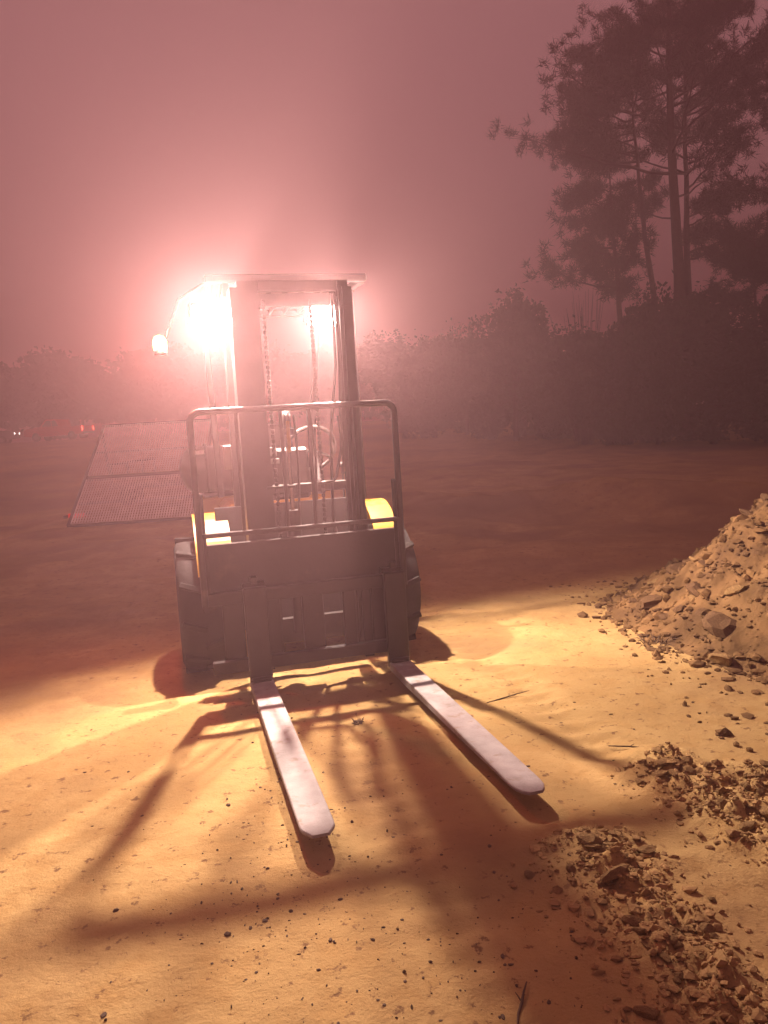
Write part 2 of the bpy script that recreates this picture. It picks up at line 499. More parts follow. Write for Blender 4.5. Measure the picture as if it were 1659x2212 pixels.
for i in range(1100):      # dark crumbs on the lit sand
    c_ = random.choice([(-0.55, 2.5, .25, .35), (-0.35, 2.2, .2, .25), (-0.9, 3.3, .5, .6), (0.3, 2.8, .5, .5), (1.2, 4.2, .5, .8), (-0.45, 3.3, .12, .7), (0.15, 1.95, .25, .2)])
    addp(random.gauss(c_[0], c_[2]), random.gauss(c_[1], c_[3]), min(0.0065, 0.0011 + random.expovariate(1 / 0.0013)))
o = crumbs('dark_debris', drop(pts, rad), rad, M_DEBRIS)
tag(o, 'scattered dark specks of bark and mud on the sand around the forks', 'debris')
# twigs and sods one can pick out
def twig(x, y, L, a, label):
    mb = MB(); p = []
    for k in range(5):
        t = k / 4 - 0.5
        p.append((math.cos(a) * L * t + random.uniform(-.006, .006), math.sin(a) * L * t + random.uniform(-.006, .006), 0.004 + 0.003 * random.random()))
    mb.tube(p, [0.002, 0.0035, 0.004, 0.003, 0.0015], 6)
    mb.tube([p[2], (p[2][0] + .03 * math.cos(a + .8), p[2][1] + .03 * math.sin(a + .8), 0.012)], [0.0025, 0.001], 5)
    o = mb.build('twig', M_DEBRIS); o.location = (x, y, surf(x, y) + 0.002)
    tag(o, label, 'twig')
twig(0.28, 1.86, 0.16, 1.2, 'thin dark twig lying in the shadow beyond the fork tips')
twig(1.05, 3.35, 0.18, -0.3, 'crooked dark twig on the lit sand beside the broken ridge')
twig(0.62, 4.10, 0.30, 0.5, 'long dark stick on the lit sand between fork and mound')
def sod(x, y, r, label):
    mb = MB()
    for k in range(26):
        a = random.uniform(0, 6.28); q = r * math.sqrt(random.random()) * 0.6; L = r * random.uniform(0.5, 1.0)
        b0 = Vector((q * math.cos(a), q * math.sin(a), 0)); d_ = Vector((math.cos(a + random.uniform(-1, 1)) * 0.7, math.sin(a + random.uniform(-1, 1)) * 0.7, random.uniform(0.2, 0.9))) * L
        mb.tube([b0, b0 + d_ * 0.6, b0 + d_ + Vector((0, 0, -0.2 * L))], [0.004, 0.003, 0.001], 4)
    o = mb.build('root_clump', M_DEBRIS); o.location = (x, y, surf(x, y)); tag(o, label, 'roots')
sod(1.72, 4.95, 0.14, 'dark tuft of dead roots at the foot of the dirt mound')
sod(-0.20, 3.85, 0.035, 'tiny dark tuft of debris on the sand between the forks')

# ------------------------------------------------------------------ forklift
fl = empty('forklift', FO, math.atan2(FT[1], FT[0]))
tag(fl, 'dark mast forklift with lit work lamps and two bare steel forks resting low', 'forklift')
XC = -0.09
# forks
def fork(x, rounded):
    mb = MB(); hw = 0.066; z1 = 0.088; L = 1.83
    prof = [(0.0, hw), (-0.3, hw), (-1.2, hw), (-L + 0.10, hw * 0.98)] + ([(-L + 0.05, hw * 0.90), (-L + 0.02, hw * 0.70), (-L, hw * 0.42)] if rounded else [(-L + 0.062, hw * 0.96), (-L + 0.045, hw * 0.88), (-L + 0.006, hw * 0.54), (-L, hw * 0.48)])
    vs_ = []
    for (yy, h_) in prof:
        t = 0.046 - 0.034 * max(0, -yy - 0.3) / (L - 0.3)
        vs_ += [(x - h_, yy, z1 - t), (x - h_, yy, z1 - 0.004), (x - h_ + 0.004, yy, z1), (x + h_ - 0.004, yy, z1), (x + h_, yy, z1 - 0.004), (x + h_, yy, z1 - t)]
    n_ = 6; f_ = []
    for i in range(len(prof) - 1):
        for j in range(n_):
            f_.append((i * n_ + j, i * n_ + (j + 1) % n_, (i + 1) * n_ + (j + 1) % n_, (i + 1) * n_ + j))
    f_.append(tuple(range(n_))); f_.append(tuple(range((len(prof) - 1) * n_, len(prof) * n_)))
    mb.add(vs_, f_)
    o = mb.build('fork', M_STEEL, fl)
    k = MB(); k.box(x - hw, x + hw, -0.002, 0.046, 0.043, 0.64, 0.006); k.box(x - hw * .9, x + hw * .9, -0.03, 0.0, 0.088, 0.115, 0.01)
    s_ = k.build('shank', M_MAST, o)
    h = MB(); h.box(x - hw, x + hw, 0.047, 0.10, 0.625, 0.66, 0.004); h.box(x - 0.02, x + 0.02, 0.02, 0.06, 0.661, 0.70, 0.004)
    h.build('hook', M_MAST, o)
fork(-0.433, False); fork(0.407, True)
# carriage
for z0, z1 in ((0.14, 0.215), (0.545, 0.622)):
    MB().box(-0.70, 0.49, 0.050, 0.098, z0, z1, 0.006).build('carriage_bar', M_BLACK, fl)
for x0, x1 in ((-0.62, -0.50), (-0.36, -0.28), (-0.15, -0.02), (0.10, 0.18), (0.28, 0.42)):
    MB().box(x0, x1, 0.099, 0.13, 0.15, 0.61, 0.005).build('carriage_plate', M_BLACK, fl)
MB().box(-0.69, 0.48, 0.10, 0.118, 0.62, 0.90, 0.01).build('side_shift_plate', M_BLACK, fl)
# load backrest
mb = MB()
cr = 0.06
def frame_path(x0, x1, z0, z1):
    p = [(x0, 0.045, z0), (x0, 0.045, z1 - cr)]
    for k in range(1, 6):
        a = math.pi - k * math.pi / 12 * 1.0
        a = math.pi - k * (math.pi / 2) / 5
        p.append((x0 + cr + cr * math.cos(a), 0.045, z1 - cr + cr * math.sin(a)))
    for k in range(0, 6):
        a = math.pi / 2 - k * (math.pi / 2) / 5
        p.append((x1 - cr + cr * math.cos(a), 0.045, z1 - cr + cr * math.sin(a)))
    p.append((x1, 0.045, z0)); return p
mb.tube(frame_path(-0.715, 0.478, 0.55, 1.66), 0.019, 10)
lb = mb.build('load_backrest', M_BLACK, fl)
MB().box(-0.70, 0.465, 0.03, 0.06, 0.945, 0.972, 0.004).build('crossbar', M_BLACK, lb)
for x in (-0.205, -0.042, -0.46, 0.235):
    MB().box(x - 0.010, x + 0.010, 0.034, 0.056, 0.973, 1.645, 0.003).build('bar', M_BLACK, lb)
for x in (-0.69, 0.452):
    MB().box(x - 0.012, x + 0.012, 0.06, 0.075, 0.56, 1.2, 0.003).build('brace', M_BLACK, lb)
# mast
def channel(x0, x1, y0, y1, z0, z1, t, open_right):
    mb = MB()
    if open_right: poly = [(x0, y0), (x1, y0), (x1, y0 + t), (x0 + t, y0 + t), (x0 + t, y1 - t), (x1, y1 - t), (x1, y1), (x0, y1)]
    else: poly = [(x0, y0), (x1, y0), (x1, y1), (x0, y1), (x0, y1 - t), (x1 - t, y1 - t), (x1 - t, y0 + t), (x0, y0 + t)]
    return mb.prism(poly, z0, z1)
channel(-0.430, -0.335, 0.15, 0.33, 0.10, 2.36, 0.022, True).build('mast_rail', M_MAST, fl)
channel(0.232, 0.288, 0.15, 0.33, 0.10, 2.36, 0.022, False).build('mast_rail', M_MAST, fl)
channel(-0.385, -0.265, 0.17, 0.31, 0.14, 2.40, 0.018, True).build('inner_mast_rail', M_MAST, fl)
channel(0.212, 0.270, 0.17, 0.31, 0.14, 2.40, 0.018, False).build('inner_mast_rail', M_MAST, fl)
MB().box(-0.36, 0.25, 0.335, 0.37, 2.28, 2.36, 0.006).build('mast_crossbar', M_MAST, fl)
MB().box(-0.265, 0.211, 0.18, 0.23, 2.34, 2.405, 0.006).build('mast_crossbar', M_MAST, fl)
MB().box(-0.36, 0.25, 0.335, 0.37, 1.14, 1.20, 0.006).build('mast_crossbar', M_MAST, fl)
MB().box(-0.36, 0.25, 0.335, 0.37, 0.20, 0.36, 0.006).build('mast_crossbar', M_MAST, fl)
for x in (-0.300, 0.255):
    c_ = MB().tube([(x, 0.36, 0.3), (x, 0.36, 1.25)], 0.036, 14).build('lift_cylinder', M_BLACK, fl)
    MB().tube([(x, 0.36, 1.25), (x, 0.36, 2.25)], 0.021, 12).build('rod', M_CHROME, c_)
for x in (-0.235, 0.045):
    mb = MB()
    for k in range(58):
        z = 0.62 + k * 0.029
        mb.box(x - 0.011, x + 0.011, 0.205, 0.217, z, z + 0.023, 0.003)
        mb.box(x - 0.006, x + 0.006, 0.207, 0.215, z + 0.0225, z + 0.0295)
    mb.build('lift_chain', M_MAST, fl)
MB().tube([(-0.15, 0.20, 0.30), (-0.15, 0.20, 0.98), (-0.15, 0.20, 1.05)], 0.045, 16).build('free_lift_cylinder', M_BLACK, fl)
MB().tube([(-0.15, 0.20, 1.05), (-0.15, 0.20, 1.50)], 0.014, 12).build('free_lift_rod', M_CHROME, fl)
mb = MB(); mb.box(-0.19, -0.11, 0.16, 0.24, 1.50, 1.545, 0.006)
mb.lathe([(-0.02, 0.0), (-0.02, 0.06), (-0.008, 0.045), (0.008, 0.045), (0.02, 0.06), (0.02, 0.0)], 'x', (-0.15, 0.20, 1.60), 20)
mb.build('chain_sheave', M_MAST, fl)
MB().box(-0.162, -0.142, 0.135, 0.147, 1.40, 1.585, 0.003).build('hose_clamp', M_YELLOW, fl)
def hose(p, r=0.011): MB().tube(p, r, 8).build('hose', M_HOSE, fl)
hose([(0.186, 0.14, 2.3), (0.184, 0.14, 1.9), (0.160, 0.14, 1.4), (0.118, 0.14, 1.235), (0.10, 0.135, 1.212), (0.0, 0.125, 1.205)], 0.009)
hose([(0.166, 0.15, 2.32), (0.162, 0.15, 1.9), (0.105, 0.15, 1.5), (0.083, 0.15, 1.0), (0.10, 0.13, 0.85), (0.12, 0.13, 0.7)], 0.009)
hose([(0.155, 0.14, 1.60), (0.168, 0.135, 1.45), (0.170, 0.135, 1.36), (0.160, 0.14, 1.25)], 0.010)
hose([(-0.02, 0.15, 1.66), (-0.005, 0.14, 1.5), (0.0, 0.14, 1.35), (-0.01, 0.15, 1.1)], 0.009)
hose([(-0.11, 0.15, 1.62), (-0.105, 0.15, 1.30), (-0.12, 0.15, 1.05)], 0.008)
MB().box(-0.30, -0.13, 0.145, 0.165, 1.19, 1.205, 0.002).build('hose_bracket', M_MAST, fl)
for x in (-0.52, 0.33):
    c_ = MB().tube([(x, 0.42, 0.80), (x, 1.05, 0.66)], 0.035, 14).build('tilt_cylinder', M_BLACK, fl)
    MB().tube([(x, 0.30, 0.83), (x, 0.42, 0.80)], 0.018, 10).build('rod', M_CHROME, c_)
# chassis and cowl
MB().box(XC - 0.50, XC + 0.50, 0.55, 2.25, 0.26, 0.60, 0.02).build('chassis', M_BLACK, fl)
mb = MB(); mb.prism([(0.47, 0.30), (0.52, 0.30), (0.72, 1.02), (0.70, 1.06), (0.64, 1.06)], XC - 0.50, XC + 0.50, 'x')
cw = mb.build('front_cowl', M_BLACK, fl)
MB().box(XC - 0.50, XC + 0.50, 0.70, 1.35, 0.601, 0.63, 0.005).build('floor_plate', M_BLACK, fl)
mb = MB(); mb.box(XC - 0.20, XC + 0.14, 0.66, 0.80, 1.08, 1.42, 0.02)
db = mb.build('dashboard', M_BLACK, fl)
MB().box(-0.245, -0.165, 0.635, 0.655, 1.37, 1.43, 0.004).build('control_box', M_TANK, db)
MB().box(-0.245, -0.150, 0.635, 0.655, 1.32, 1.355, 0.004).build('control_box', M_TANK, db)
MB().box(-0.50, -0.435, 0.75, 0.78, 1.30, 1.46, 0.006).build('fuse_box', M_TANK, fl)
mb = MB(); mb.tube([(0.14, 0.78, 1.10), (0.14, 0.92, 1.36)], 0.03, 10)
sw = mb.build('steering_column', M_BLACK, fl)
mb = MB()
ring = []
Mx = Matrix.Rotation(R(-62), 3, 'X')
for k in range(25):
    a = k * 2 * math.pi / 24; ring.append(Mx @ Vector((0.17 * math.cos(a), 0.17 * math.sin(a), 0)) + Vector((0.12, 0.95, 1.40)))
mb.tube(ring, 0.014, 8, cap=False)
for a in (0.5, 2.6, 4.7):
    mb.tube([(0.12, 0.95, 1.39), tuple(Mx @ Vector((0.165 * math.cos(a), 0.165 * math.sin(a), 0)) + Vector((0.12, 0.95, 1.40)))], 0.010, 6)
mb.build('steering_wheel', M_HOSE, sw)
for x in (0.30, 0.36, 0.42):
    mb = MB(); mb.tube([(x, 0.80, 1.0), (x, 0.78, 1.26)], 0.007, 6)
    mb.lathe([(-0.022, 0.001), (-0.018, 0.014), (0, 0.02), (0.018, 0.014), (0.022, 0.001)], 'z', (x, 0.78, 1.28), 10)
    mb.build('lever', M_BLACK, fl)
hd = MB().box(XC - 0.40, XC + 0.40, 1.30, 2.12, 0.601, 1.02, 0.05).build('engine_hood', M_YELLOW, fl)
st = MB().box(XC - 0.24, XC + 0.24, 1.38, 1.86, 1.021, 1.15, 0.045).build('seat', M_SEAT, fl)
MB().box(XC - 0.23, XC + 0.23, 1.84, 1.94, 1.151, 1.62, 0.04, Matrix.Rotation(R(-10), 3, 'X'), (XC, 1.89, 1.15)).build('backrest', M_SEAT, st)
mb = MB(); mb.prism([(XC - 0.56, 2.13), (XC + 0.56, 2.13), (XC + 0.58, 2.45), (XC + 0.45, 2.72), (XC + 0.2, 2.82), (XC - 0.2, 2.82), (XC - 0.45, 2.72), (XC - 0.58, 2.45)], 0.32, 1.02)
mb.build('counterweight', M_YELLOW, fl)
# gas bottle on the counterweight
r_ = 0.20; x0, x1 = -0.775, 0.12
prof = [(x0, 0.001)] + [(x0 + 0.13 - 0.13 * math.cos(a), r_ * math.sin(a)) for a in np.linspace(0.15, math.pi / 2, 7)] + [(x1 - 0.13 + 0.13 * math.sin(a), r_ * math.cos(a)) for a in np.linspace(0, math.pi / 2 - 0.15, 7)] + [(x1, 0.001)]
tk = MB().lathe(prof, 'x', (0, 2.38, 1.255), 28).build('gas_bottle', M_BLACK, fl)
mb = MB()
for x in (-0.55, -0.10): mb.tube([(x, 2.38 + 0.212 * math.cos(a), 1.255 + 0.212 * math.sin(a)) for a in np.linspace(0, 2 * math.pi, 25)], 0.013, 6, cap=False)
mb.box(-0.60, -0.05, 2.24, 2.52, 1.021, 1.06, 0.01)
mb.build('strap', M_BLACK, tk)
mb = MB(); mb.lathe([(-0.66, 0.13), (-0.64, 0.135)], 'x', (0, 2.38, 1.36), 16); mb.box(-0.70, -0.58, 2.20, 2.215, 1.36, 1.40)
MB().box(-0.66, -0.55, 2.225, 2.232, 1.385, 1.425, 0.001, Matrix.Rotation(R(-35), 3, 'X')).build('label', M_LABEL, tk)
# fenders
for sx, xa, xb in ((-1, -0.735, -0.515), (1, 0.415, 0.575)):
    mb = MB(); v = []; n_ = 15
    for k in range(n_):
        a = math.pi * (0.10 + 0.68 * k / (n_ - 1)); rr = 0.50
        yy = 0.80 - rr * math.cos(a) * 0.92; zz = 0.52 + rr * math.sin(a)
        for (dr, xx) in ((0, xa), (0, xb), (-0.012, xb), (-0.012, xa)):
            v.append((xx, yy + dr * -math.cos(a), zz + dr * math.sin(a)))
    f_ = []
    for k in range(n_ - 1):
        for j in range(4): f_.append((k * 4 + j, k * 4 + (j + 1) % 4, k * 4 + 4 + (j + 1) % 4, k * 4 + 4 + j))
    f_ += [(0, 1, 2, 3), tuple((n_ - 1) * 4 + j for j in range(4))]
    mb.add(v, f_); mb.build('fender', M_YELLOW, fl)
# step brackets on the front corners
for a in ((-0.675, -0.555, 0.30, 0.36, 0.80, 0.835), (-0.553, -0.475, 0.32, 0.38, 0.835, 0.865), (-0.70, -0.56, 0.29, 0.31, 0.755, 0.775), (0.37, 0.43, 0.32, 0.37, 0.80, 0.83)):
    MB().box(*a, 0.004).build('step_bracket', M_MAST, fl)
# wheels
def wheel(name, x, y, r, wd, lugs=True):
    hw = wd / 2
    prof = [(-hw * 0.75, r * 0.58), (-hw * 0.98, r * 0.70), (-hw, r * 0.86), (-hw * 0.88, r * 0.96), (-hw * 0.5, r * 0.985), (0, r * 0.99), (hw * 0.5, r * 0.985), (hw * 0.88, r * 0.96), (hw, r * 0.86), (hw * 0.98, r * 0.70), (hw * 0.75, r * 0.58)]
    rim = MB().lathe([(-hw * 0.6, 0.001), (-hw * 0.6, r * 0.25), (-hw * 0.35, r * 0.3), (-hw * 0.4, r * 0.52), (-hw * 0.78, r * 0.585), (hw * 0.78, r * 0.585), (hw * 0.4, r * 0.52), (hw * 0.35, r * 0.3), (hw * 0.6, r * 0.25), (hw * 0.6, 0.001)], 'x', (0, 0, 0), 32)
    w_ = MB().lathe([(-hw * 0.55, 0.001), (-hw * 0.55, r * 0.2), (hw * 0.55, r * 0.2), (hw * 0.55, 0.001)], 'x', (0, 0, 0), 16).build(name, M_BLACK, fl)
    w_.location = (x, y, r)
    t = MB().lathe(prof, 'x', (0, 0, 0), 48)
    if lugs:
        for k in range(22):
            a = k * 2 * math.pi / 22
            Mx_ = Matrix.Rotation(a, 3, 'X') @ Matrix.Rotation(R(25 if k % 2 else -25), 3, 'Z')
            b = MB().box(-hw * 0.5, hw * 0.5, -0.018, 0.018, -0.02, 0.022, 0.005)
            sh = Matrix.Rotation(a, 3, 'X') @ Vector((hw * 0.42 * (1 if k % 2 else -1), 0, r * 0.985))
            t.add([Matrix.Rotation(a, 3, 'X') @ (Matrix.Rotation(R(20 if k % 2 else -20), 3, 'Z') @ Vector(q)) + sh for q in b.v], b.f)
    t.build('tyre', M_RUBBER, w_)
    rim.build('rim', M_YELLOW, w_)
wheel('front_wheel', -0.715, 0.76, 0.43, 0.31); wheel('front_wheel', 0.535, 0.76, 0.43, 0.31)
wheel('rear_wheel', XC - 0.44, 2.3, 0.31, 0.22); wheel('rear_wheel', XC + 0.44, 2.3, 0.31, 0.22)
# overhead guard
og = MB()
og.bar((-0.53, 0.72, 2.52), (0.53, 0.72, 2.52), 0.06, 0.05, bev=0.008); og.bar((-0.50, 2.15, 2.52), (0.50, 2.15, 2.52), 0.06, 0.05, bev=0.008)
og.bar((-0.51, 0.75, 2.52), (-0.48, 2.12, 2.52), 0.055, 0.05, bev=0.008); og.bar((0.51, 0.75, 2.52), (0.48, 2.12, 2.52), 0.055, 0.05, bev=0.008)
G = og.build('overhead_guard', M_BLACK, fl)
for k in range(8):
    x = -0.41 + k * 0.117
    MB().box(x - 0.008, x + 0.008, 0.75, 2.12, 2.505, 2.54, 0.002).build('roof_bar', M_BLACK, G)
for p in (((-0.435, 0.70, 1.02), (-0.405, 0.74, 2.495)), ((0.47, 0.96, 1.02), (0.47, 0.98, 2.495)), ((-0.46, 2.13, 1.02), (-0.48, 2.13, 2.495)), ((0.30, 2.13, 1.02), (0.45, 2.13, 2.495))):
    MB().bar(p[0], p[1], 0.05, 0.055, up=(0, 1, 0), bev=0.008).build('guard_leg', M_BLACK, G)
# work lamps: each a housing with six LEDs; a spot light at its face is the light the LEDs give
def work_lamp(x, y, z, yaw):
    hs = MB(); hs.box(-0.10, 0.10, -0.005, 0.06, -0.065, 0.065, 0.012)
    for k in range(7): hs.box(-0.085 + k * 0.026, -0.079 + k * 0.026, 0.06, 0.085, -0.055, 0.055)
    h = hs.build('work_lamp', M_BLACK, fl)
    h.location = (x, y, z); h.rotation_euler = (R(24), 0, yaw)
    for i in range(3):
        for j in range(2):
            l = MB().lathe([(0.0, 0.024), (-0.006, 0.020), (-0.008, 0.001)], 'y', ((i - 1) * 0.06, -0.0125, (j - 0.5) * 0.058), 14).build('led', M_LED, h)
    MB().box(-0.092, 0.092, -0.012, -0.0055, -0.058, 0.058, 0.002).build('lens', M_LENS, h)
    h.scale = (1.3, 1.0, 1.3)
    b = MB().bar((0, 0.03, 0.066), (0, 0.03, 0.16), 0.04, 0.012).build('bracket', M_BLACK, h)
    ld = bpy.data.lights.new('work_light', 'SPOT'); ld.energy = LAMP_W; ld.color = LAMP_COL; ld.spot_size = R(162); ld.spot_blend = 0.6; ld.shadow_soft_size = 0.024
    lo = bpy.data.objects.new('work_light', ld); link(lo, h); lo.location = (0, -0.065, 0); lo.rotation_euler = (R(-90), 0, 0)
    return h
work_lamp(-0.512, 0.87, 2.305, R(16))
work_lamp(0.262, 0.87, 2.310, R(16))
# beacon on an arm off the guard
mb = MB(); mb.tube([(-0.53, 0.74, 2.50), (-0.70, 0.74, 2.40), (-0.80, 0.74, 2.16), (-0.838, 0.74, 2.09)], 0.010, 8)
mb.lathe([(2.05, 0.001), (2.05, 0.04), (2.085, 0.04), (2.09, 0.001)], 'z', (-0.838, 0.74, 0), 16)
bc = mb.build('beacon', M_BLACK, fl)
MB().lathe([(2.088, 0.042), (2.14, 0.044), (2.17, 0.030), (2.182, 0.001)], 'z', (-0.838, 0.74, 0), 16).build('lens', M_BEACON, bc)
bl = bpy.data.lights.new('beacon_light', 'POINT'); bl.energy = 70; bl.color = (1, 0.10, 0.06); bl.shadow_soft_size = 0.03
bo = bpy.data.objects.new('beacon_light', bl); link(bo, bc); bo.location = (-0.838, 0.66, 2.12)

# ------------------------------------------------------------------ trailer with mesh ramp
B0 = Vector((-5.68, 13.81, 0.12)); ua = R(4)
tr = empty('utility_trailer', (B0.x + 1.0, B0.y + 0.1, 0), ua)
tag(tr, 'black utility trailer with a pale steel mesh ramp sloping up behind the forklift', 'trailer')
RW, RR, RH = 2.3, 2.9, 1.82
def rp(u, t, off=0.0):   # point on the ramp in trailer axes
    n_ = Vector((0, -RH, RR)).normalized()
    return Vector((-1.0 + u * RW, -0.1 + t * RR, 0.12 + t * RH)) + n_ * off
rf = MB()
for u in (0.0, 1.0): rf.bar(rp(u, 0), rp(u, 1), 0.06, 0.06, bev=0.006)
for t in (0.0, 0.415, 0.44, 1.0): rf.bar(rp(0, t), rp(1, t), 0.05, 0.05, bev=0.006)
ramp = rf.build('ramp', M_TRAIL, tr)
for ta, tb in ((0.01, 0.405), (0.45, 0.99)):
    mb = MB()
    for k in range(47):
        u = 0.02 + 0.96 * k / 46
        mb.bar(rp(u, ta, 0.03), rp(u, tb, 0.03), 0.030, 0.006)
    nr = int(46 * (tb - ta))
    for k in range(nr + 1):
        t = ta + (tb - ta) * k / nr
        mb.bar(rp(0.015, t, 0.022), rp(0.985, t, 0.022), 0.010, 0.010)
    mb.build('mesh_panel', M_GALV, ramp)
for t in (0.2, 0.7): MB().bar(rp(0, t, -0.02), rp(1, t, -0.02), 0.05, 0.04).build('stiffener', M_TRAIL, ramp)
fr = MB()
for x in (-1.0, 1.3): fr.box(x - 0.05, x + 0.05, 2.85, 7.4, 0.55, 0.68)
fr.box(-0.95, 1.25, 2.85, 2.95, 0.55, 0.68); fr.box(-0.95, 1.25, 7.3, 7.4, 0.55, 0.68)
fr.bar((0.15, 7.3, 0.6), (0.15, 8.8, 0.55), 0.1, 0.1)
fr.build('frame', M_TRAIL, tr)
for k in range(10): MB().box(-0.94 + k * 0.22, -0.735 + k * 0.22, 2.9, 7.3, 0.682, 0.72).build('plank', M_WOOD, tr)
for x in (-1.0, 1.3):
    MB().bar((x, 2.9, 1.1), (x, 7.3, 1.1), 0.05, 0.05).build('side_rail', M_TRAIL, tr)
    for y in (2.95, 4.4, 5.9, 7.25): MB().box(x - 0.025, x + 0.025, y - 0.025, y + 0.025, 0.68, 1.08).build('post', M_TRAIL, tr)
    for y in (4.9, 5.75):
        MB().lathe([(-0.1, 0.15), (-0.1, 0.33), (-0.06, 0.36), (0.06, 0.36), (0.1, 0.33), (0.1, 0.15)], 'x', (x + (0.17 if x > 0 else -0.17), y, 0.36), 24).build('wheel', M_RUBBER, tr)
    MB().bar((x, 2.6, 0.12 + RH * 0.93), (x, 2.9, 0.62), 0.04, 0.04).build('ramp_prop', M_TRAIL, tr)
MB().box(-1.32, -1.02, 0.9, 1.0, 0.18, 0.26).build('tail_lamp', M_TAILGLOW, tr)
MB().bar((-1.4, 0.9, 0.20), (-0.98, 1.2, 0.24), 0.06, 0.05).build('lamp_arm', M_TRAIL, tr)
MB().bar((-1.12, -0.20, 0.09), (-0.94, -0.17, 0.07), 0.03, 0.03).build('ramp_foot', M_GALV, tr)

# ------------------------------------------------------------------ distant vehicles
def pickup(name, label, cat, loc, rz, paint, tail, head):
    o = empty(name, loc, rz); tag(o, label, cat)
    side = [(-2.75, 0.55), (-2.75, 1.08), (-2.70, 1.14), (-0.75, 1.14), (-0.70, 1.15), (-0.45, 1.78), (0.55, 1.80), (1.15, 1.22), (2.45, 1.10), (2.70, 0.95), (2.72, 0.50), (2.2, 0.42), (-2.2, 0.45)]
    mb = MB(); mb.prism(side, -0.88, 0.88, 'y'); mb.build('body', paint, o)
    for s in (-1, 1):
        mb = MB(); mb.prism([(-0.55, 1.22), (-0.36, 1.68), (0.02, 1.70), (0.02, 1.22)], s * 0.883, s * 0.889, 'y'); mb.build('window', M_GLASS, o)
        mb = MB(); mb.prism([(0.08, 1.22), (0.08, 1.70), (0.50, 1.71), (0.95, 1.24)], s * 0.883, s * 0.889, 'y'); mb.build('window', M_GLASS, o)
        for x in (-1.75, 1.65):
            wl = MB().lathe([(-0.11, 0.2), (-0.11, 0.33), (-0.07, 0.37), (0.07, 0.37), (0.11, 0.33), (0.11, 0.2)], 'y', (x, s * 0.80, 0.37), 24).build('wheel', M_RUBBER, o)
            MB().lathe([(-0.09, 0.001), (-0.1, 0.1), (-0.08, 0.21), (0.08, 0.21), (0.1, 0.1), (0.09, 0.001)], 'y', (x, s * 0.82, 0.37), 16).build('rim', M_WHITEB, wl)
        MB().box(2.66, 2.735, s * 0.62, s * 0.84, 0.80, 0.95, 0.01).build('headlight', head, o)
        MB().box(-2.765, -2.72, s * 0.74, s * 0.885, 0.75, 1.08, 0.01).build('tail_lamp', tail, o)
    MB().box(-2.85, -2.765, -0.85, 0.85, 0.50, 0.62, 0.01).build('bumper', M_WHITEB, o)
    return o
def gz(x, y): return float(ground_h(np.array([x]), np.array([y]))[0])
px_, py_ = -27.2, 66.0
pickup('pickup_truck', 'red pickup truck parked far off before the misty trees', 'pickup', (px_, py_, gz(px_, py_)), R(168), M_RED, M_TAIL, M_HEAD)
px_, py_ = -33.9, 66.5
pickup('pickup_truck', 'dark pickup truck far off with one small white lamp lit', 'pickup', (px_, py_, gz(px_, py_)), R(10), M_DARKP, M_TAILGLOW, M_HEAD)
bx_, by_ = 4.8, 50.0
bt = empty('box_truck', (bx_, by_, gz(bx_, by_)), R(4)); tag(bt, 'dull box truck with small red roof markers parked before the dark hedge', 'truck')
MB().box(-3.0, 2.2, -1.1, 1.1, 0.85, 2.9, 0.03).build('cargo_box', M_DARKP, bt)
cb = MB(); cb.prism([(2.25, 0.5), (2.25, 2.1), (2.9, 2.1), (3.4, 1.35), (4.1, 1.2), (4.1, 0.5)], -1.0, 1.0, 'y'); cb.build('cab', M_DARKP, bt)
MB().box(-3.0, 4.0, -0.5, 0.5, 0.6, 0.8).build('frame', M_TRAIL, bt)
for x in (-1.9, 3.2):
    for y in (-0.9, 0.9):
        MB().lathe([(-0.13, 0.2), (-0.13, 0.42), (0.13, 0.42), (0.13, 0.2)], 'y', (x, y, 0.42), 20).build('wheel', M_RUBBER, bt)
for x in (-2.95, 3.0):
    MB().box(x - 0.09, x + 0.09, -1.14, -1.08, 2.72 if x < 0 else 1.98, 2.80 if x < 0 else 2.05).build('marker_lamp', M_TAIL, bt)
so = MB().box(-0.015, 0.015, -0.01, 0.01, -0.05, 0.17, 0.002).build('survey_stake', M_STAKE)
so.location = (3.36, 14.2, gz(3.36, 14.2)); tag(so, 'short white stake standing in the dark soil behind the mound', 'stake')

# ------------------------------------------------------------------ trees
def tri_leaves(centres, dirs, length, width, r=rng):
    """one thin triangle per leaf"""
    c = np.asarray(centres); n_ = len(c)
    d = np.asarray(dirs); d = d / (np.linalg.norm(d, axis=1, keepdims=True) + 1e-9)
    q = r.normal(size=(n_, 3)); s_ = np.cross(d, q); s_ /= (np.linalg.norm(s_, axis=1, keepdims=True) + 1e-9)
    L = length * r.uniform(0.6, 1.25, (n_, 1)); w_ = width * r.uniform(0.6, 1.3, (n_, 1))
    a = c - s_ * w_ * 0.5; b = c + s_ * w_ * 0.5; t = c + d * L
    v = np.stack([a, b, t], 1).reshape(-1, 3); f = np.arange(n_ * 3).reshape(-1, 3)
    return v, f
def quad_leaves(centres, size, r=rng):
    c = np.asarray(centres); n_ = len(c)
    a = r.normal(size=(n_, 3)); a /= np.linalg.norm(a, axis=1, keepdims=True)
    q = r.normal(size=(n_, 3)); b = np.cross(a, q); b /= (np.linalg.norm(b, axis=1, keepdims=True) + 1e-9)
    s_ = size * r.uniform(0.5, 1.3, (n_, 1))
    v = np.stack([c - a * s_ , c + b * s_ * 0.55, c + a * s_, c - b * s_ * 0.55], 1).reshape(-1, 3)
    return v, np.arange(n_ * 4).reshape(-1, 4)

